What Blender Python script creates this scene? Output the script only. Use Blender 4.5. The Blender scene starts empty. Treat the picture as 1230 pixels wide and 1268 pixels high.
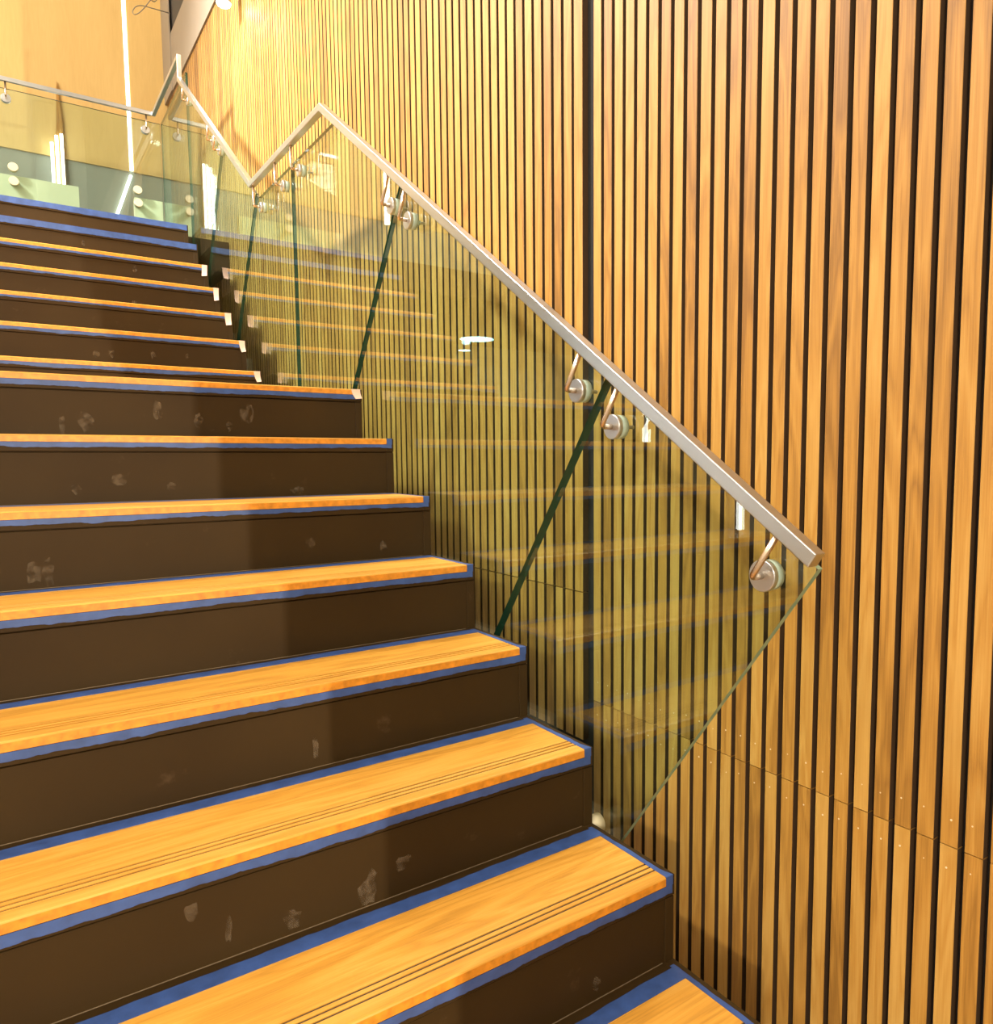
import bpy, bmesh, math, random
from mathutils import Vector, Matrix, noise as mnoise

C = bpy.context.scene.collection
SC = bpy.context.scene
random.seed(7)

# ------------------------------------------------------------------ camera
cam_d = bpy.data.cameras.new('camera')
cam = bpy.data.objects.new('camera', cam_d)
C.objects.link(cam)
YAW, PITCH, ROLL, F_PX, PX, PY = 0.6437, 0.0837, -0.0027, 934.1525, 706.5346, 643.849
_cy, _sy, _cp, _sp, _cr, _sr = (math.cos(YAW), math.sin(YAW), math.cos(PITCH), math.sin(PITCH), math.cos(ROLL), math.sin(ROLL))
_fw = Vector((_sy, _cy, 0)); _rt = Vector((_cy, -_sy, 0)); _up = Vector((0, 0, 1))
_fw2 = _fw * _cp - _up * _sp; _up2 = _up * _cp + _fw * _sp
_rt2 = _rt * _cr + _up2 * _sr; _up3 = _up2 * _cr - _rt * _sr
m = Matrix.Identity(4)
for i in range(3):
    m[i][0] = _rt2[i]; m[i][1] = _up3[i]; m[i][2] = -_fw2[i]
m.translation = Vector((-1.0996 * .92, -1.0985 * .92, 1.0763 * .92))
cam.matrix_world = m
cam_d.sensor_fit = 'HORIZONTAL'; cam_d.sensor_width = 36.0
cam_d.lens = F_PX / 1230 * 36.0
cam_d.shift_x = -(PX - 615) / 1230; cam_d.shift_y = (PY - 634) / 1230
cam_d.clip_start = 0.02; cam_d.clip_end = 100
SC.camera = cam

# ------------------------------------------------------------------ world, lights, exposure
w = bpy.data.worlds.new('world'); SC.world = w; w.use_nodes = True
w.node_tree.nodes['Background'].inputs[0].default_value = (1.0, .86, .66, 1)
w.node_tree.nodes['Background'].inputs[1].default_value = 0.35
SC.view_settings.view_transform = 'Standard'; SC.view_settings.look = 'None'
SC.view_settings.exposure = 0.0; SC.view_settings.gamma = 1.0; SC.view_settings.use_curve_mapping = False

def lamp(name, kind, loc, power, col, target=None, size=.2, spot=None, blend=.5):
    d = bpy.data.lights.new(name, kind); d.energy = power; d.color = col
    if kind == 'AREA': d.shape = 'DISK'; d.size = size
    else: d.shadow_soft_size = size
    if spot: d.spot_size = math.radians(spot); d.spot_blend = blend
    o = bpy.data.objects.new(name, d); C.objects.link(o); o.location = loc
    if target is not None:
        o.rotation_euler = (Vector(target) - Vector(loc)).to_track_quat('-Z', 'Y').to_euler()
    return o
WARM = (1.0, .83, .60); NEUT = (1.0, .90, .76)
lamp('key_lamp', 'AREA', (-6.0, -5.7, 3.3), 480, NEUT, (0, .6, 1.3), .30)
lamp('hall_lamp', 'AREA', (-4.0, -1.8, 6.4), 290, NEUT, (-.5, 0, 0), 2.4)
lamp('stair_lamp', 'AREA', (-3.6, 2.2, 6.4), 320, NEUT, (-.4, 1.5, 1), 2.0)
lamp('upper_fill', 'SPOT', (-3.6, 3.4, 5.6), 4400, (1, .95, .93), (.3, 3.3, 2.7), .3, 74, 1.0)  # unseen spot added to brighten the upper part of the slatted wall
lamp('landing_fill', 'AREA', (-1.2, 5.2, 6.4), 34, WARM, (-.5, 6.4, 3.6), .6)  # unseen fill added to lift the far plywood wall
lamp('lobby_lamp', 'AREA', (-.18, -8.0, 1.7), 470, WARM, (-.9, 0, .9), .03)
lamp('hall_wall_fill', 'AREA', (-5.2, 0.5, 6.4), 420, (1, .96, .9), (-7, 0.5, 1.5), 1.5)  # unseen fill added to whiten the hall wall mirrored in rail and glass

# ------------------------------------------------------------------ materials
def new_mat(name):
    mt = bpy.data.materials.new(name); mt.use_nodes = True
    nt = mt.node_tree; b = nt.nodes['Principled BSDF']
    return mt, nt, b
def N(nt, t, **kw):
    n = nt.nodes.new(t)
    for k, v in kw.items(): setattr(n, k, v)
    return n
def ramp(nt, stops):
    r = N(nt, 'ShaderNodeValToRGB'); el = r.color_ramp.elements
    while len(el) < len(stops): el.new(.5)
    for e, (p, c) in zip(el, stops):
        e.position = p; e.color = (*c, 1)
    return r
def plain(name, col, rough=.5, metal=0., noise=0., scale=8., bump=0.):
    mt, nt, b = new_mat(name)
    b.inputs['Base Color'].default_value = (*col, 1); b.inputs['Roughness'].default_value = rough; b.inputs['Metallic'].default_value = metal
    if noise or bump:
        g = N(nt, 'ShaderNodeNewGeometry'); n = N(nt, 'ShaderNodeTexNoise')
        n.inputs['Scale'].default_value = scale; n.inputs['Detail'].default_value = 6
        nt.links.new(g.outputs['Position'], n.inputs['Vector'])
        if noise:
            r = ramp(nt, [(.3, tuple(c * (1 - noise) for c in col)), (.7, tuple(min(1, c * (1 + noise)) for c in col))])
            nt.links.new(n.outputs['Fac'], r.inputs[0]); nt.links.new(r.outputs[0], b.inputs['Base Color'])
        if bump:
            bp = N(nt, 'ShaderNodeBump'); bp.inputs['Strength'].default_value = bump; bp.inputs['Distance'].default_value = .004
            nt.links.new(n.outputs['Fac'], bp.inputs['Height']); nt.links.new(bp.outputs[0], b.inputs['Normal'])
    return mt
def wood(name, stops, axis, rough=.42, var=.25, figure=1.0, spec=.5, sat=1.0):
    """oak with grain stretched along an axis; every object gets its own offset and tone"""
    mt, nt, b = new_mat(name); L = nt.links.new
    g = N(nt, 'ShaderNodeNewGeometry'); oi = N(nt, 'ShaderNodeObjectInfo')
    off = N(nt, 'ShaderNodeVectorMath', operation='SCALE'); off.inputs[0].default_value = (13.1, 7.7, 5.3); L(oi.outputs['Random'], off.inputs['Scale'])
    add = N(nt, 'ShaderNodeVectorMath', operation='ADD'); L(g.outputs['Position'], add.inputs[0]); L(off.outputs[0], add.inputs[1])
    def stretched(s_along, s_across):
        mp = N(nt, 'ShaderNodeMapping'); s = [s_across] * 3; s[axis] = s_along
        mp.inputs['Scale'].default_value = s; L(add.outputs[0], mp.inputs['Vector']); return mp
    fig = N(nt, 'ShaderNodeTexNoise'); fig.inputs['Scale'].default_value = 1; fig.inputs['Detail'].default_value = 2; fig.inputs['Distortion'].default_value = .6
    L(stretched(2.2, 22).outputs[0], fig.inputs['Vector'])
    mul = N(nt, 'ShaderNodeMath', operation='MULTIPLY'); mul.inputs[1].default_value = 9; L(fig.outputs['Fac'], mul.inputs[0])
    pp = N(nt, 'ShaderNodeMath', operation='PINGPONG'); pp.inputs[1].default_value = 1; L(mul.outputs[0], pp.inputs[0])
    fine = N(nt, 'ShaderNodeTexNoise'); fine.inputs['Scale'].default_value = 1; fine.inputs['Detail'].default_value = 4
    L(stretched(7, 420).outputs[0], fine.inputs['Vector'])
    big = N(nt, 'ShaderNodeTexNoise'); big.inputs['Scale'].default_value = 1; big.inputs['Detail'].default_value = 2
    L(stretched(1.2, 6).outputs[0], big.inputs['Vector'])
    def mad(a, k, c=None):
        n = N(nt, 'ShaderNodeMath', operation='MULTIPLY_ADD'); L(a, n.inputs[0]); n.inputs[1].default_value = k
        if c is None: n.inputs[2].default_value = 0
        else: L(c, n.inputs[2])
        return n.outputs[0]
    v = mad(pp.outputs[0], .22 * figure); v = mad(fine.outputs['Fac'], .42, v); v = mad(big.outputs['Fac'], .42, v); v = mad(oi.outputs['Random'], var, v)
    sub = N(nt, 'ShaderNodeMath', operation='SUBTRACT'); L(v, sub.inputs[0]); sub.inputs[1].default_value = .02 + var / 2
    r = ramp(nt, stops); L(sub.outputs[0], r.inputs[0]); L(r.outputs[0], b.inputs['Base Color'])
    b.inputs['Roughness'].default_value = rough; b.inputs['Specular IOR Level'].default_value = spec
    bp = N(nt, 'ShaderNodeBump'); bp.inputs['Strength'].default_value = .12; bp.inputs['Distance'].default_value = .002
    L(fine.outputs['Fac'], bp.inputs['Height']); L(bp.outputs[0], b.inputs['Normal'])
    return mt

M = {}
M['slat'] = wood('slat_oak', [(.25, (.225, .100, .0145)), (.5, (.38, .183, .030)), (.78, (.47, .262, .060))], 2, .48, .30)
M['tread'] = wood('tread_oak', [(.22, (.36, .165, .022)), (.5, (.59, .285, .040)), (.8, (.69, .385, .08))], 0, .36, .08, 1.0)
M['ply'] = wood('plywood', [(.2, (.60, .40, .14)), (.5, (.67, .46, .17)), (.8, (.72, .51, .20))], 2, .5, .10, .5)
M['backing'] = plain('black_backing', (.005, .003, .0015), .9)
M['slat_side_shade'] = plain('slat_side_shade', (.055, .025, .006), .8)  # wood darkened on the slat sides to stand in for shade in the gaps
M['nosing'] = plain('nosing_edge', (.60, .235, .018), .45, 0, .25, 60)
M['sealant'] = plain('sealant', (.17, .125, .075), .6)
M['tape'] = plain('blue_tape', (.032, .074, .235), .5, 0, .22, 30, .3)
M['tab'] = plain('pink_tape', (.70, .48, .38), .6, 0, .08, 40)
M['groove_dark'] = plain('groove_shade', (.055, .035, .02), .6)  # painted shade for the bottoms of the tread grooves
M['putty'] = plain('putty', (.72, .55, .36), .7)
M['grey'] = plain('grey_paint', (.30, .25, .19), .6, 0, .06, 2)
M['dark'] = plain('dark_paint', (.05, .045, .04), .7)
M['cream'] = plain('cream_paint', (.78, .75, .69), .7, 0, .04, 2)
M['curb'] = plain('curb_paint', (.56, .50, .33), .6)
M['wainscot'] = plain('wainscot_grey', (.27, .28, .23), .5, 0, .12, 1.5)
M['hallfloor'] = plain('hall_floor', (.30, .24, .17), .5, 0, .1, 3)
M['rubber'] = plain('gasket', (.36, .46, .37), .3)
M['cable'] = plain('cable_grey', (.25, .22, .18), .5)

def steel(name, col, rough):
    mt, nt, b = new_mat(name)
    b.inputs['Base Color'].default_value = (*col, 1); b.inputs['Metallic'].default_value = 1; b.inputs['Roughness'].default_value = rough
    return mt
M['steel'] = steel('brushed_steel', (.62, .66, .69), .30)
M['steel_dark'] = steel('bronzed_steel', (.62, .50, .38), .24)

def riser_mat():
    mt, nt, b = new_mat('riser_paint'); L = nt.links.new
    g = N(nt, 'ShaderNodeNewGeometry')
    n1 = N(nt, 'ShaderNodeTexNoise'); n1.inputs['Scale'].default_value = 2.5; n1.inputs['Detail'].default_value = 4; L(g.outputs['Position'], n1.inputs['Vector'])
    r1 = ramp(nt, [(.3, (.029, .0160, .0046)), (.7, (.040, .0230, .0068))]); L(n1.outputs['Fac'], r1.inputs[0])
    n2 = N(nt, 'ShaderNodeTexNoise'); n2.inputs['Scale'].default_value = 11; n2.inputs['Detail'].default_value = 8; n2.inputs['Roughness'].default_value = .65; L(g.outputs['Position'], n2.inputs['Vector'])
    r2 = ramp(nt, [(.64, (0, 0, 0)), (.80, (1, 1, 1))]); L(n2.outputs['Fac'], r2.inputs[0])
    mx = N(nt, 'ShaderNodeMix', data_type='RGBA'); L(r2.outputs[0], mx.inputs[0]); L(r1.outputs[0], mx.inputs[6]); mx.inputs[7].default_value = (.085, .052, .025, 1)
    L(mx.outputs[2], b.inputs['Base Color'])
    b.inputs['Roughness'].default_value = .55; b.inputs['Specular IOR Level'].default_value = .12
    return mt
M['riser'] = riser_mat()

def scuff_mat():
    mt, nt, b = new_mat('plaster_scuff'); L = nt.links.new
    b.inputs['Base Color'].default_value = (.20, .145, .085, 1); b.inputs['Roughness'].default_value = .8
    g = N(nt, 'ShaderNodeNewGeometry'); n = N(nt, 'ShaderNodeTexNoise'); n.inputs['Scale'].default_value = 55; n.inputs['Detail'].default_value = 5
    L(g.outputs['Position'], n.inputs['Vector'])
    r = ramp(nt, [(.40, (0, 0, 0)), (.8, (.38, .38, .38))]); L(n.outputs['Fac'], r.inputs[0]); L(r.outputs[0], b.inputs['Alpha'])
    return mt
M['scuff'] = scuff_mat()

def glass_mat(name, tint):
    """thin architectural glass: tinted straight-through transmission plus Fresnel reflection at each face"""
    mt, nt, b = new_mat(name); L = nt.links.new; nt.nodes.remove(b); out = nt.nodes['Material Output']
    g = N(nt, 'ShaderNodeNewGeometry')
    mi = N(nt, 'ShaderNodeMapRange'); mi.inputs['To Min'].default_value = 1.5; mi.inputs['To Max'].default_value = 1 / 1.5
    L(g.outputs['Backfacing'], mi.inputs['Value'])
    fr = N(nt, 'ShaderNodeFresnel'); L(mi.outputs[0], fr.inputs['IOR'])
    t = N(nt, 'ShaderNodeBsdfTransparent'); t.inputs[0].default_value = (*tint, 1)
    gl = N(nt, 'ShaderNodeBsdfGlossy'); gl.inputs['Roughness'].default_value = 0.0; gl.inputs[0].default_value = (.95, 1, .97, 1)
    mx = N(nt, 'ShaderNodeMixShader'); L(fr.outputs[0], mx.inputs[0]); L(t.outputs[0], mx.inputs[1]); L(gl.outputs[0], mx.inputs[2])
    L(mx.outputs[0], out.inputs[0])
    return mt
M['glass'] = glass_mat('olive_glass', (.87, .962, .945))
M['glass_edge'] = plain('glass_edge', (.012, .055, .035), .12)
M['glass_edge_lit'] = plain('glass_edge_lit', (.22, .36, .25), .10)  # brighter copy of the glass edge, catching of light painted into the free end

def emit(name, col, strength):
    mt, nt, b = new_mat(name); nt.nodes.remove(b)
    e = N(nt, 'ShaderNodeEmission'); e.inputs[0].default_value = (*col, 1); e.inputs[1].default_value = strength
    nt.links.new(e.outputs[0], nt.nodes['Material Output'].inputs[0]); return mt
M['led'] = emit('led_white', (1, .95, .86), 7)
M['led_hall'] = emit('led_hall', (1, .96, .88), 15)
M['disc_light'] = emit('downlight_white', (.62, .95, 1.0), 13)
M['spot_face'] = emit('spot_face', (1, .93, .75), 25)

# ------------------------------------------------------------------ helpers
class MB:
    def __init__(s): s.v = []; s.f = []; s.mi = []; s.sm = []
    def add(s, vs, fs, mi=0, smooth=False):
        o = len(s.v); s.v += [tuple(p) for p in vs]
        for f in fs: s.f.append(tuple(i + o for i in f)); s.mi.append(mi); s.sm.append(smooth)
    def box(s, a, b, mi=0):
        x0, y0, z0 = a; x1, y1, z1 = b
        s.add([(x0, y0, z0), (x1, y0, z0), (x1, y1, z0), (x0, y1, z0), (x0, y0, z1), (x1, y0, z1), (x1, y1, z1), (x0, y1, z1)],
              [(3, 2, 1, 0), (4, 5, 6, 7), (0, 1, 5, 4), (1, 2, 6, 5), (2, 3, 7, 6), (3, 0, 4, 7)], mi)
    def prism(s, poly, ext, mi_cap=0, mi_side=0):
        """poly: 3D points in order, ext: extrusion vector"""
        n = len(poly); e = Vector(ext); P = [Vector(p) for p in poly]; Q = [p + e for p in P]
        o = len(s.v); s.v += [tuple(p) for p in P + Q]
        s.f.append(tuple(o + i for i in reversed(range(n)))); s.mi.append(mi_cap); s.sm.append(False)
        s.f.append(tuple(o + n + i for i in range(n))); s.mi.append(mi_cap); s.sm.append(False)
        for i in range(n):
            j = (i + 1) % n
            s.f.append((o + i, o + j, o + n + j, o + n + i)); s.mi.append(mi_side); s.sm.append(False)
    def lathe(s, base, axis, prof, seg=24, mi=0):
        """prof: (distance along axis, radius)"""
        ax = Vector(axis).normalized(); u = ax.orthogonal().normalized(); v = ax.cross(u); b = Vector(base); rings = []
        o = len(s.v)
        for (d, r) in prof:
            for k in range(seg):
                a = 2 * math.pi * k / seg; s.v.append(tuple(b + ax * d + (u * math.cos(a) + v * math.sin(a)) * r))
        for i in range(len(prof) - 1):
            for k in range(seg):
                k2 = (k + 1) % seg
                s.f.append((o + i * seg + k, o + i * seg + k2, o + (i + 1) * seg + k2, o + (i + 1) * seg + k)); s.mi.append(mi); s.sm.append(True)
        s.f.append(tuple(o + k for k in reversed(range(seg)))); s.mi.append(mi); s.sm.append(False)
        e = o + (len(prof) - 1) * seg
        s.f.append(tuple(e + k for k in range(seg))); s.mi.append(mi); s.sm.append(False)
    def tube(s, pts, r, seg=12, mi=0):
        P = [Vector(p) for p in pts]; o = len(s.v); up = None
        for i, p in enumerate(P):
            t = ((P[min(i + 1, len(P) - 1)] - p).normalized() + (p - P[max(i - 1, 0)]).normalized()).normalized()
            u = t.orthogonal().normalized() if up is None else (up - t * up.dot(t)).normalized()
            up = u; v = t.cross(u)
            for k in range(seg):
                a = 2 * math.pi * k / seg; s.v.append(tuple(p + (u * math.cos(a) + v * math.sin(a)) * r))
        for i in range(len(P) - 1):
            for k in range(seg):
                k2 = (k + 1) % seg
                s.f.append((o + i * seg + k, o + i * seg + k2, o + (i + 1) * seg + k2, o + (i + 1) * seg + k)); s.mi.append(mi); s.sm.append(True)
        s.f.append(tuple(o + k for k in reversed(range(seg)))); s.mi.append(mi); s.sm.append(False)
        e = o + (len(P) - 1) * seg
        s.f.append(tuple(e + k for k in range(seg))); s.mi.append(mi); s.sm.append(False)
    def build(s, name, mats, parent=None, bevel=0, seg=2, shift=None):
        me = bpy.data.meshes.new(name)
        vs = s.v if shift is None else [(a - shift[0], b - shift[1], c - shift[2]) for a, b, c in s.v]
        me.from_pydata(vs, [], s.f)
        for mt in (mats if isinstance(mats, (list, tuple)) else [mats]): me.materials.append(mt)
        me.polygons.foreach_set('material_index', s.mi); me.polygons.foreach_set('use_smooth', s.sm)
        bm = bmesh.new(); bm.from_mesh(me); bmesh.ops.recalc_face_normals(bm, faces=bm.faces); bm.to_mesh(me); bm.free()
        o = bpy.data.objects.new(name, me); C.objects.link(o)
        if shift is not None: o.location = shift
        if parent is not None: attach(o, parent)
        if bevel:
            b = o.modifiers.new('bevel', 'BEVEL'); b.width = bevel; b.segments = seg; b.limit_method = 'ANGLE'; b.angle_limit = math.radians(35)
        return o
def world_loc(o):
    l = Vector((0, 0, 0))
    while o is not None: l = l + o.location; o = o.parent
    return l
def attach(o, parent):
    wl = o.location.copy(); o.parent = parent; o.location = wl - world_loc(parent)
def thing(name, label, cat, loc, group=None):
    o = bpy.data.objects.new(name, None); C.objects.link(o); o.location = loc; o.empty_display_size = .05
    return tag(o, label, cat, group)
def tag(o, label, cat, group=None):
    o['label'] = label; o['category'] = cat
    if group: o['group'] = group
    return o
def struct(o): o['kind'] = 'structure'; return o
def bezier_bend(a, b, c, r, n=6):
    """polyline a-b-c with the corner at b rounded"""
    a, b, c = Vector(a), Vector(b), Vector(c); p = b + (a - b).normalized() * r; q = b + (c - b).normalized() * r
    return [a] + [p * (1 - t) ** 2 + b * 2 * t * (1 - t) + q * t * t for t in [i / n for i in range(n + 1)]] + [c]

# ------------------------------------------------------------------ setting
R, G, L_LAND = .1748, .2576, 1.2518
XL, XR = -1.235, 0.0                                   # stair width
def nos(n): return ((n - 1) * G, n * R) if n <= 7 else (6 * G + L_LAND + (n - 8) * G, n * R)
FLOOR_Z = -4 * R; TOP_Y, TOP_Z = nos(14); CEIL = 6.5
XW = .30; YB = 6.60; DEP = .020                       # slat face plane, far wall, slat depth
WALL_TOP = 4.05

b = MB(); b.box((-7, -9, FLOOR_Z - .1), (.36, YB, FLOOR_Z)); struct(b.build('floor', M['hallfloor']))
b = MB(); b.box((-7, -9, CEIL), (.36, YB, CEIL + .1)); struct(b.build('ceiling', M['cream']))
b = MB(); b.box((-7.1, -9, FLOOR_Z), (-7, YB, CEIL)); struct(b.build('wall_left', M['cream']))
b = MB(); b.box((-7, -9.1, FLOOR_Z), (.36, -9, CEIL)); struct(b.build('wall_front', M['cream']))
# unseen wall added behind the camera so its edge throws the shade on the risers
b = MB(); b.box((-.36, -3.12, FLOOR_Z), (XW + DEP, -3.0, CEIL)); struct(b.build('blocker_wall', M['cream']))
# upper floor slab, seen edge-on at the head of the stairs
b = MB(); b.box((-7, TOP_Y + G, TOP_Z - .2), (XW + DEP, YB, TOP_Z)); b.box((-7, TOP_Y, TOP_Z - .2), (XL, TOP_Y + G, TOP_Z)); struct(b.build('floor', M['riser']))

wall_r = MB(); wall_r.box((XW + DEP, -9, FLOOR_Z), (XW + DEP + .06, YB, CEIL)); wall_r = struct(wall_r.build('wall_right', M['backing']))
def slat_run(y_list, z0, z1):
    me = None
    for (y0, y1) in y_list:
        if me is None or abs((y1 - y0) - me[1]) > 1e-5:
            q = MB(); q.box((0, 0, 0), (DEP + .002, y1 - y0, z1 - z0)); o = q.build('slat', M['slat'], None); me = (o.data, y1 - y0)
            md = o.data; md.materials.append(M['slat_side_shade'])
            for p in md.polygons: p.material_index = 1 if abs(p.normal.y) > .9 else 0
            bm = bmesh.new(); bm.from_mesh(md); bmesh.ops.bevel(bm, geom=[e for e in bm.edges if abs(e.verts[0].co.z - e.verts[1].co.z) > .01 and max(e.verts[0].co.x, e.verts[1].co.x) < .001], offset=.0008, segments=1, affect='EDGES'); bm.to_mesh(md); bm.free()
        else:
            o = bpy.data.objects.new('slat', me[0]); C.objects.link(o)
        o.location = (XW, y0, z0); attach(o, wall_r)
PR = .0433; GAP = .0122
right = []
for i in range(-36, 24):                              # right field: gap centres at Y0 + i*PR
    y = -.4037 + i * PR
    right.append((y + GAP / 2, y + PR - GAP / 2))
right_pair = [p for p in right if p[1] < .641]
PL = .0488
left = [(.679, .7165)] + [(.7212 + i * PL + .0068, .7212 + (i + 1) * PL - .0068) for i in range(0, 121)]
slat_run(right_pair, .2988, WALL_TOP)
slat_run(right_pair, FLOOR_Z, .2966)
slat_run([p for p in left if p[1] < 6.59], .6035, WALL_TOP)
slat_run([p for p in left if p[1] < 1.75], .167, .6005)
q = MB()                                              # filled nail holes near the slat ends
for (y0, y1) in right_pair:
    for zc in (.2988 + .052, .2966 - .036):
        yc = (y0 + y1) / 2 + random.uniform(-.004, .004); zz = zc + random.uniform(-.006, .006); rr = random.uniform(.0011, .0021)
        q.lathe((XW - .0004, yc, zz), (1, 0, 0), [(0, rr), (.0012, rr)], 7)
nh = q.build('filled_nail_hole', M['putty'], wall_r); nh['kind'] = 'stuff'
# grey painted band over the slats, dark recess above it, grey end column
b = MB(); b.box((XW - .012, -3, WALL_TOP), (XW + DEP, YB, 4.50)); struct(b.build('trim_2', M['grey']))
b = MB(); b.box((XW + .004, -3, 4.50), (XW + DEP, YB, CEIL)); struct(b.build('trim_3', M['dark']))
b = MB(); b.box((XW - .02, 6.24, WALL_TOP), (XW - .012, YB, CEIL)); struct(b.build('trim_4', M['grey']))

# far wall: plywood sheets over a grey lower wall
wb = MB(); wb.box((-7, YB, FLOOR_Z), (.36, YB + .1, CEIL)); wall_b = struct(wb.build('wall_back', M['wainscot']))
edges = [-7, -5.8, -4.6, -3.4, -2.2, -1.1, -.012, .017, XW + DEP]
for i in range(len(edges) - 1):
    if i == 6: continue
    q = MB(); q.box((edges[i] + .0015, YB - .018, 3.43), (edges[i + 1] - .0015, YB, CEIL)); q.build('plywood_panel', M['ply'], wall_b)

# upstand kerb behind the landing guard, in two lengths
GY = 5.335                                            # front face of the landing guard glass
b = MB()
b.box((-1.3, GY + .03, TOP_Z), (-.49, GY + .10, 2.865)); b.box((-.15, GY + .03, TOP_Z), (.03, GY + .10, 2.865)); struct(b.build('trim_5', M['curb']))

# ------------------------------------------------------------------ staircase
stairs = thing('staircase', 'brown painted staircase with oak treads and blue masking tape rising beside the slatted wall', 'staircase', (-.65, 0, 0))
def jag(x, seed, amp, f=9.0):
    return amp * (mnoise.noise((x * f, seed * 3.7, 0)) + .55 * mnoise.noise((x * f * 4, seed * 5.1, 2)) + .3 * mnoise.noise((x * f * 14, seed, 5)))
def sheet(q, top, bot, nrm, t=.0007):
    """strip between two point rows, given a thickness"""
    n = len(top); nv = Vector(nrm) * t
    A = [Vector(p) for p in top]; B = [Vector(p) for p in bot]
    vs = [p + nv for p in A] + [p + nv for p in B] + A + B
    fs = []
    for i in range(n - 1):
        fs += [(i, i + 1, n + i + 1, n + i), (2 * n + i, 3 * n + i, 3 * n + i + 1, 2 * n + i + 1), (i, 2 * n + i, 2 * n + i + 1, i + 1), (n + i, n + i + 1, 3 * n + i + 1, 3 * n + i)]
    fs += [(0, n, 3 * n, 2 * n), (n - 1, 3 * n - 1, 4 * n - 1, 2 * n - 1)]
    q.add(vs, fs)
OAK_X = -.023                                         # right end of the oak boards
for n in range(-3, 15):
    Y, Z = nos(n); dep = L_LAND if n == 7 else G
    # --- body: fascia, shadow groove, riser panel and dark rim
    q = MB(); zb = Z - R
    oy = dep - .052                                   # depth of the oak board
    prof = [(Y + .0035, zb - .02), (Y + .0035, Z - .0445), (Y + .009, Z - .0445), (Y + .009, Z - .0415), (Y, Z - .0415), (Y, Z - .018),
            (Y + oy, Z - .018), (Y + oy, Z), (Y + dep + .0035, Z), (Y + dep + .0035, zb - .02)]
    q.prism([(XL, y, z) for y, z in prof], (OAK_X - XL, 0, 0))
    prof = [(Y + .0015, zb - .02), (Y + .0015, Z - .0445), (Y + .006, Z - .0445), (Y + .006, Z - .0415), (Y, Z - .0415), (Y, Z), (Y + dep + .0035, Z), (Y + dep + .0035, zb - .02)]
    q.prism([(OAK_X, y, z) for y, z in prof], (XR - OAK_X - .0, 0, 0))
    step = q.build('step', M['riser'], stairs, .0008, 1, (-.65, Y, zb))
    # --- oak board with three grooves near the nosing
    gr = (.033, .0465, .060); gw = .0050; tp = Z + .0006
    pr = [(Y - .0004, Z - .0175), (Y - .0004, tp - .003), (Y + .0008, tp - .0008), (Y + .003, tp)]
    for gy in gr: pr += [(Y + gy - gw / 2, tp), (Y + gy - gw / 2, tp - .003), (Y + gy + gw / 2, tp - .003), (Y + gy + gw / 2, tp)]
    pr += [(Y + oy - .0006, tp), (Y + oy - .0006, Z - .0175)]
    q = MB(); q.prism([(XL + .004, y, z) for y, z in pr], (OAK_X - .0005 - XL - .004, 0, 0)); q.mi[2] = 1
    board = q.build('oak_tread', [M['tread'], M['nosing']], step)
    for gy in gr:
        q = MB(); q.box((XL + .005, Y + gy - gw / 2 + .0002, tp - .0029), (OAK_X - .001, Y + gy + gw / 2 - .0002, tp - .0016)); q.build('groove_shade_strip', M['groove_dark'], step)  # dark strip laid along each groove stands in for its shade
    # --- painter's tape: front strip with its ragged painted edge, end patch, side strip, back strip
    if n < -1: continue
    upper = n >= 8
    top_z = Z + .0006 if n >= 13 else Z - .0182
    base_h = {7: .0335, 6: .030, 5: .030, 4: .033, 3: .033, 2: .035, 1: .035}.get(n, .034)
    if 8 <= n <= 12: base_h = (.034, .033, .029, .030, .030)[n - 8]
    if n >= 13: base_h = .032
    xs = [XL + (OAK_X + .016 - XL) * i / 320 for i in range(321)]
    amp = .0042 if n != 7 else .003
    def low(x):
        v = base_h + jag(x, n + 20, amp, 5) + jag(x, n + 40, .0017, 34)
        if n in (8, 10): v -= .010 * max(0, mnoise.noise((x * 2.2, n * 7.7, 1)) + .15)
        return Z - max(.021, min(.0405, v))
    q = MB(); sheet(q, [(x, Y - .0004, top_z) for x in xs], [(x, Y - .0004, low(x)) for x in xs], (0, -1, 0))
    q.build('masking_tape', M['tape'], step)
    xe = [OAK_X - .0002 + .018 * i / 8 for i in range(9)]
    if n < 13 and not upper:
        q = MB(); sheet(q, [(x, Y - .0002, Z + .0002) for x in xe], [(x, Y - .0002, Z - .0185) for x in xe], (0, -1, 0)); q.build('masking_tape', M['tape'], step)
    if n <= 6:
        ys = [Y + (dep - .012) * i / 40 for i in range(41)]
        q = MB(); sheet(q, [(OAK_X + .0002, y, Z + .0001) for y in ys],
              [(min(-.003, OAK_X + .0112 + jag(y, n + 60, .0022, 14) + .008 * max(0, 1 - (y - Y) / .03)), y, Z + .0001) for y in ys], (0, 0, 1)); q.build('masking_tape', M['tape'], step)
        xb = [XL + (OAK_X + .010 - XL) * i / 90 for i in range(91)]
        q = MB(); sheet(q, [(x, Y + oy - .003, Z + .0008) for x in xb], [(x, Y + oy + .033 + jag(x, n + 80, .004, 6), Z + .0008) for x in xb], (0, 0, 1)); q.build('masking_tape', M['tape'], step)
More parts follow.
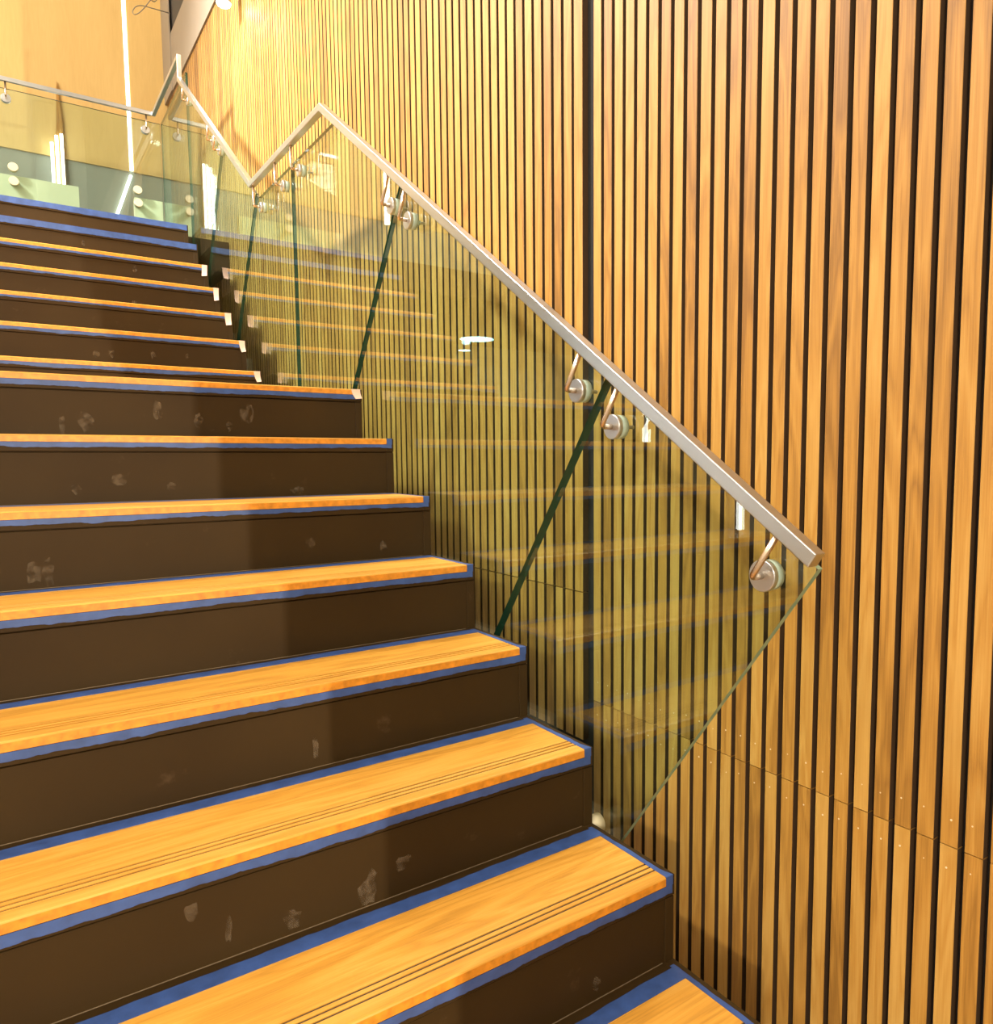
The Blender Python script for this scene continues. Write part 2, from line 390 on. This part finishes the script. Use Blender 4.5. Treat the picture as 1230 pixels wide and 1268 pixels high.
    if 7 <= n <= 12:                                  # pale tape tab folded over the end of the nosing
        rnd = random.Random(n * 11); l = (.040, .052, .058, .066, .072, .066)[n - 7] * (.85 if n == 7 else 1); wd = .026 + rnd.random() * .006
        sk = (.012, .012, .010, .004, .001, -.004)[n - 7]; x0 = -.006 - wd; K = 6
        L1 = [(x0 + sk * (i / K) ** 2, Y - .0016 - .006 * (i / K) ** 2, Z + .0012 - l * i / K) for i in range(K + 1)]
        R1 = [(x0 + wd + sk * .5 * (i / K) ** 2 - .003 * (i / K), Y - .0016 - .009 * (i / K) ** 2, Z + .0012 - l * .93 * i / K) for i in range(K + 1)]
        q = MB(); sheet(q, L1, R1, (0, -1, 0)); t_ = q.build('tape_tab', M['tab'], step); t_['label'] = 'pale pink tape tab'
    if -1 <= n <= 7:
        q = MB(); q.box((XL + .01, Y + .0022, zb + .0002), (OAK_X - .006, Y + .0036, zb + .0011)); q.build('sealant_line', M['sealant'], step)
    # small plaster scuffs seen on some risers
SCUFF = [(7, -0.873, 1.081, 0.008, 0.03), (7, -0.816, 1.098, 0.02, 0.034), (7, -0.631, 1.132, 0.014, 0.034), (7, -0.522, 1.104, 0.014, 0.024), (7, -0.434, 1.088, 0.01, 0.016), (7, -0.382, 1.13, 0.024, 0.03), (6, -0.864, 0.912, 0.012, 0.014), (6, -0.772, 0.933, 0.022, 0.02), (6, -0.647, 0.911, 0.012, 0.014), (6, -0.309, 0.892, 0.02, 0.014), (5, -0.969, 0.739, 0.018, 0.03), (5, -0.942, 0.734, 0.012, 0.034), (5, -0.149, 0.734, 0.012, 0.018), (5, -0.356, 0.76, 0.016, 0.014), (3, -0.525, 0.393, 0.006, 0.03), (2, -0.512, 0.232, 0.008, 0.012), (2, -0.522, 0.201, 0.02, 0.03), (2, -0.656, 0.202, 0.018, 0.02), (2, -0.757, 0.225, 0.006, 0.026), (2, -0.81, 0.273, 0.012, 0.016), (2, -0.45, 0.234, 0.016, 0.016), (1, -0.194, 0.03, 0.01, 0.016), (9, -0.647, 1.458, 0.014, 0.018), (9, -0.584, 1.466, 0.012, 0.02), (9, -0.416, 1.472, 0.012, 0.02), (9, -0.271, 1.479, 0.009, 0.014), (13, -0.587, 2.188, 0.008, 0.018), (12, -0.374, 2.027, 0.012, 0.02), (10, -0.452, 1.756, 0.01, 0.012)]
steps = {round((o.location.z) / R) + 1: o for o in stairs.children}
for (n, x, z, rx, rz) in SCUFF:
    Y, Z = nos(n); rnd = random.Random(int(x * 991 + z * 77)); pts = []
    for k in range(14):
        a = 2 * math.pi * k / 14; f = .65 + .5 * rnd.random(); pts.append((x + rx * f * math.cos(a), Y + .0032, max(Z - R + .003, z + rz * f * math.sin(a))))
    q = MB(); q.prism(pts, (0, -.0005, 0)); sc_ = q.build('scuff_mark', M['scuff'], steps[n]); sc_['label'] = 'pale plaster smear'

# ------------------------------------------------------------------ glass panels
XG, TG = .034, .0125
GT, GB = 1.000, -.10                                  # glass line on the slope: z = GT + S*Y at the top, GB + S*Y at the bottom
S = R / G
LZ = 2.228                                            # glass top along the landing
UT = LZ - S * 2.862                                   # upper slope top line
def panel(name_label, top, bot, light=(), group=None):
    poly = top + bot
    pts = [(XG, y, z) for y, z in poly]
    q = MB(); q.prism(pts, (TG, 0, 0), 0, 1)
    for i in light: q.mi[2 + i] = 2
    base = min(poly, key=lambda p: p[1])
    o = q.build('glass_panel', [M['glass'], M['glass_edge'], M['glass_edge_lit']], None, 0, 1, (XG, base[0], base[1]))
    return tag(o, name_label, 'glass panel', 'glass panels beside the stairs')
JR = .735                                             # run per fall of the raked joints
def raked(yt, zt, zend): return (yt + JR * (zt - zend), zend)
def bottom(yt, zt, c):                                # where a raked joint meets the bottom line z = c + S*y
    t = (zt - c - S * yt) / (1 + S * JR); return (yt + JR * t, zt - t)
g1t, g2t = (-.284, GT - S * .284), (.243, GT + S * .243)
gp = .005
def top1(y): return (y, GT + S * y)
def top2(y): return (y, UT + S * y)
YA = (LZ - GT) / S
panel('lowest glass panel with the free raked end by the foot of the handrail', [g1t, top1(.243 - gp)], [bottom(*top1(.243 - gp), GB), bottom(*g1t, GB)], light=(3, 0))
panel('long middle glass panel between the two dark raked joints of the lower flight', [top1(.243 + gp), top1(1.262 - gp)], [bottom(*top1(1.262 - gp), GB), bottom(*top1(.243 + gp), GB)])
lb = 7 * R - .16; YJ = 2.35
p3b = bottom(*top1(1.262 + gp), GB)
panel('five sided glass panel under the peak where the handrail turns level', [top1(1.262 + gp), (YA, LZ), (YJ - gp, LZ)], [(YJ - gp, lb), ((lb - GB) / S, lb), p3b])
UB = UT - 1.10
y5 = 2.905
panel('narrow landing glass panel between the upright joint and the dip in the handrail', [(YJ + gp, LZ), (2.862, LZ), top2(y5 - gp)], [raked(*top2(y5 - gp), 1.5), raked(*top2(y5 - gp), lb), (YJ + gp, lb)])
y6 = 3.545
panel('glass panel of the upper flight just above the landing dip', [top2(y5 + gp), top2(y6 - gp)], [bottom(*top2(y6 - gp), UB), bottom(*top2(y5 + gp), UB)])
panel('topmost raked glass panel of the upper flight below the upper floor', [top2(y6 + gp), top2(4.40 - gp)], [(4.40 - gp, UB + S * 4.40), bottom(*top2(y6 + gp), UB)])
GTOP = 3.405
panel('tall clear glass panel beside the upper floor at the head of the stairs', [(4.40 + gp, GTOP), (GY - .002, GTOP)], [(GY - .002, TOP_Z - .15), (4.40 + gp, TOP_Z - .15)])
q = MB(); q.prism([(XL, GY, TOP_Z + .004), (XG - .004, GY, TOP_Z + .004), (XG - .004, GY, GTOP), (XL, GY, GTOP)], (0, TG, 0), 0, 1)
tag(q.build('glass_panel', [M['glass'], M['glass_edge']], None, 0, 1, (-.6, GY, TOP_Z + .004)), 'wide glass guard panel across the far side of the upper floor', 'glass panel', 'glass panels beside the stairs')

# ------------------------------------------------------------------ handrail
RX, RW, RH = -.020, .0245, .027
rail = thing('handrail', 'square brushed steel handrail zigzagging up along the glass panels', 'handrail', (RX, -.30, .83))
pts = [(-.319, .8300), (1.805, 2.252), (2.775, 2.252), (4.305, 3.305), (4.305, 3.437), (5.270, 3.437)]
def rail_sweep(P):
    q = MB(); rings = []
    for i, p in enumerate(P):
        p = Vector((0, p[0], p[1])); d0 = d1 = None
        if i > 0: d0 = (p - Vector((0, *P[i - 1]))).normalized()
        if i < len(P) - 1: d1 = (Vector((0, *P[i + 1])) - p).normalized()
        d0 = d0 or d1; d1 = d1 or d0
        n0 = Vector((0, -d0.z, d0.y)); n1 = Vector((0, -d1.z, d1.y)); nm = (n0 + n1).normalized(); k = RH / 2 / max(.3, nm.dot(n0))
        rings.append([(RX - RW / 2, p.y - nm.y * k, p.z - nm.z * k), (RX + RW / 2, p.y - nm.y * k, p.z - nm.z * k), (RX + RW / 2, p.y + nm.y * k, p.z + nm.z * k), (RX - RW / 2, p.y + nm.y * k, p.z + nm.z * k)])
    vs = [v for r in rings for v in r]; fs = [(3, 2, 1, 0)]
    for i in range(len(rings) - 1):
        for k in range(4): fs.append((4 * i + k, 4 * i + (k + 1) % 4, 4 * i + 4 + (k + 1) % 4, 4 * i + 4 + k))
    e = 4 * (len(rings) - 1); fs.append((e, e + 1, e + 2, e + 3)); q.add(vs, fs); return q
rail_sweep(pts).build('rail_bar', M['steel'], rail, .0022, 2)
q = MB(); q.box((XL, 5.270 - RW / 2, 3.437 - RH / 2), (RX - RW / 2 + .0005, 5.270 + RW / 2, 3.437 + RH / 2)); q.build('rail_bar', M['steel'], rail, .0022, 2)

def bracket(y, z, arm_dir, arm_len, rad=.026):
    """bent rod from the underside of the rail to a point-fixing on the glass (side run)"""
    bend = Vector((RX, y, z)); top = bend + Vector((0, arm_dir[0], arm_dir[1])).normalized() * arm_len
    q = MB(); q.tube(bezier_bend(top, bend, (.008, y, z), .010), .0058, 14); br = q.build('bracket_arm', M['steel_dark'], rail)
    q = MB(); q.lathe((.006, y, z), (1, 0, 0), [(0, rad - .0012), (.0012, rad), (.010, rad), (.011, rad * .97)], 32); q.build('clamp_disc', M['steel'], br)
    q = MB(); q.lathe((.017, y, z), (1, 0, 0), [(0, rad * .96), (.0168, rad * .96)], 32); q.build('gasket', M['rubber'], br)
    q = MB(); q.lathe((XG + TG + .0002, y, z), (1, 0, 0), [(0, .007), (.004, .007), (.0045, .004), (.020, .004)], 12); q.build('back_pin', M['steel'], br)
up_s = (-S, 1.0)
for (y, z, rad) in [(-.193, .788, .0275), (.203, 1.052, .026), (.326, 1.135, .026), (1.170, 1.706, .026), (1.291, 1.780, .026)]:
    zr = .8385 + (y + .307) * (2.252 - .8385) / (1.805 + .307); dist = (zr - z) / math.sqrt(1 + S * S)
    bracket(y, z, up_s, dist - RH / 2 + .002, rad)
for (y, z) in [(2.179, 2.150), (2.40, 2.150), (2.745, 2.150)]: bracket(y, z, (0, 1), 2.252 - z - RH / 2 + .002, .024)
for (y, z) in [(3.500, 2.640), (3.640, 2.735), (4.254, 3.170)]:
    zr = 2.252 + (y - 2.775) * (3.305 - 2.252) / (4.305 - 2.775); dist = (zr - z) / math.sqrt(1 + S * S)
    bracket(y, z, (-.69, 1.0), dist - RH / 2 + .002, .024)
for x in (-.871, -.067):                              # brackets of the level guard run across the upper floor
    q = MB(); q.tube(bezier_bend((x, 5.270, 3.437 - RH / 2 + .002), (x, 5.270, 3.335), (x, GY - .030, 3.335), .010), .0058, 14); br = q.build('bracket_arm', M['steel_dark'], rail)
    q = MB(); q.lathe((x, GY - .001, 3.335), (0, -1, 0), [(0, .028), (.026, .028), (.028, .0265)], 28); q.build('clamp_disc', M['steel'], br)
# point fixings low on the guard glass, in upright pairs
for k, x in enumerate((-.855, -.134)):
    for z in (2.905, 2.815):
        q = MB(); q.lathe((x, GY - .0005, z), (0, -1, 0), [(0, .028), (.022, .028), (.024, .0265)], 28); q.lathe((x, GY + TG + .0005, z), (0, 1, 0), [(0, .024), (.0135, .024)], 20)
        lab = ('upper' if z > 2.86 else 'lower') + ' round steel point fixing of the ' + ('left pair' if k == 0 else 'pair by the corner') + ' on the far guard glass'
        tag(q.build('point_fixing', M['curb'], None, 0, 1, (x, GY, z)), lab, 'glass fixing', 'point fixings on the far guard glass')
# round fixing at the foot of the lowest glass panel
q = MB(); q.lathe((.0015, .275, .160), (1, 0, 0), [(0, .022), (.0315, .022)], 28); tag(q.build('point_fixing', M['curb'], None, 0, 1, (.0015, .275, .160)), 'cream round fixing between the stair side and the foot of the lowest glass panel', 'glass fixing')

# ------------------------------------------------------------------ lights one can see or see mirrored
q = MB(); q.box((-.010, YB - .022, 3.44), (.014, YB - .006, CEIL - .02)); strip = q.build('light_strip', M['led'], None, 0, 1, (0, YB - .02, 3.44))
tag(strip, 'thin vertical white light strip in the seam of the far plywood wall', 'light strip')
q = MB(); q.tube([(-.004, YB - .012, 3.40), (-.13, YB - .012, 3.03)], .011, 10)  # slanting white streak below the strip, built as a glowing bar
tag(q.build('glow_bar', M['led'], None, 0, 1, (-.13, YB - .012, 3.03)), 'short slanting white glowing bar low on the far wall below the light strip', 'light tube')
tubes = thing('light_fixture', 'cluster of three upright white tubes on a wooden post behind the guard glass', 'light', (-.52, YB - .06, 3.0))
for dx, zt in ((-.062, 3.52), (-.028, 3.58), (.006, 3.60)):
    q = MB(); q.lathe((-.50 + dx, YB - .075, 2.99), (0, 0, 1), [(0, .011), (zt - 2.99, .011)], 10); q.build('tube', M['led'], tubes)
q = MB(); q.prism([(-.575, YB - .06, 2.99), (-.475, YB - .06, 2.99), (-.482, YB - .06, 3.70), (-.505, YB - .06, 4.02), (-.520, YB - .06, 3.70)], (0, .041, 0)); q.build('post', M['slat'], tubes)
# small wall spotlight at the top of the slats
SX, SY, SZ = .20, 4.078, 3.718
spot = thing('spotlight', 'small bright spotlight at the top of the slatted wall above the upper flight', 'light', (SX, SY, SZ))
q = MB(); q.lathe((SX, SY, SZ + .12), (0, 0, -1), [(0, .034), (.113, .042), (.115, .040)], 20); q.build('housing', M['steel'], spot)
q = MB(); q.lathe((SX, SY, SZ + .0045), (0, 0, -1), [(0, .041), (.012, .036), (.018, .018)], 20); q.build('lens', M['spot_face'], spot)
q = MB(); q.box((SX - .005, SY - .005, SZ + .117), (SX + .005, SY + .005, WALL_TOP + .03)); q.box((SX - .005, SY - .005, WALL_TOP + .02), (XW - .013, SY + .005, WALL_TOP + .03)); q.build('arm', M['steel'], spot)
lamp('spot_beam', 'SPOT', (SX - .08, SY, SZ - .03), 8, NEUT, (.26, SY + .08, 2.0), .05, 140, .9)
# downlights: flush discs under the upper floor and in the hall ceiling
def downlight(x, y, z, r, label, grp):
    t = thing('ceiling_light', label, 'light', (x, y, z), grp)
    q = MB(); q.lathe((x, y, z - .0005), (0, 0, -1), [(0, r * 1.06), (.006, r * 1.06)], 32); q.build('rim', M['steel'], t)
    q = MB(); q.lathe((x, y, z - .0070), (0, 0, -1), [(0, r), (.004, r)], 32); q.build('lens', M['disc_light'], t)
SOF = TOP_Z - .2
downlight(-3.02, 6.12, SOF, .17, 'large flush downlight under the upper floor, mirrored in the glass', None)
t = thing('ceiling_light', 'small tubular downlight hanging from the underside of the upper floor', 'light', (-2.966, 6.30, SOF))
q = MB(); q.lathe((-2.966, 6.30, SOF - .0005), (0, 0, -1), [(0, .060), (SOF - 2.136 - .004, .060)], 24); q.build('housing', M['steel'], t)
q = MB(); q.lathe((-2.966, 6.30, 2.136 + .003), (0, 0, -1), [(0, .055), (.005, .055)], 24); q.build('lens', M['disc_light'], t)
for k, (x, y, z0) in enumerate(((-2.333, 2.711, 1.082), (-2.798, 2.298, .467), (-1.458, 4.806, 2.834))):
    t = thing('hanging_light', ('shorter', 'lowest', 'highest')[k] + ' upright white tube light hanging in the hall left of the stairs', 'light', (x, y, z0), 'hanging tube lights in the hall')
    q = MB(); q.lathe((x, y, z0), (0, 0, 1), [(0, (.019, .019, .011)[k]), (1.2, (.019, .019, .011)[k])], 14); q.build('tube', M['led_hall'], t)
    q = MB(); q.lathe((x, y, z0 + 1.2), (0, 0, 1), [(0, .022), (.04, .022), (.05, .004), (CEIL - z0 - 1.2, .004)], 8); q.build('cord', M['dark'], t)
# loose cable loops by the end column
q = MB(); cp = []
for i in range(40):
    t = i / 39; cp.append((XW - .20 - .12 * math.sin(t * 7.0) * (1 - t * .3), 6.05 + .12 * math.cos(t * 9), 4.62 - .22 * math.sin(t * 5.2) ** 2 + .3 * t * t))
q.tube([(XW - .02, 6.16, 4.62)] + cp, .0036, 6)
tag(q.build('cable', M['cable'], None, 0, 1, (XW - .012, 6.16, 4.62)), 'loose grey cable looping in front of the grey band high by the far corner', 'cable')
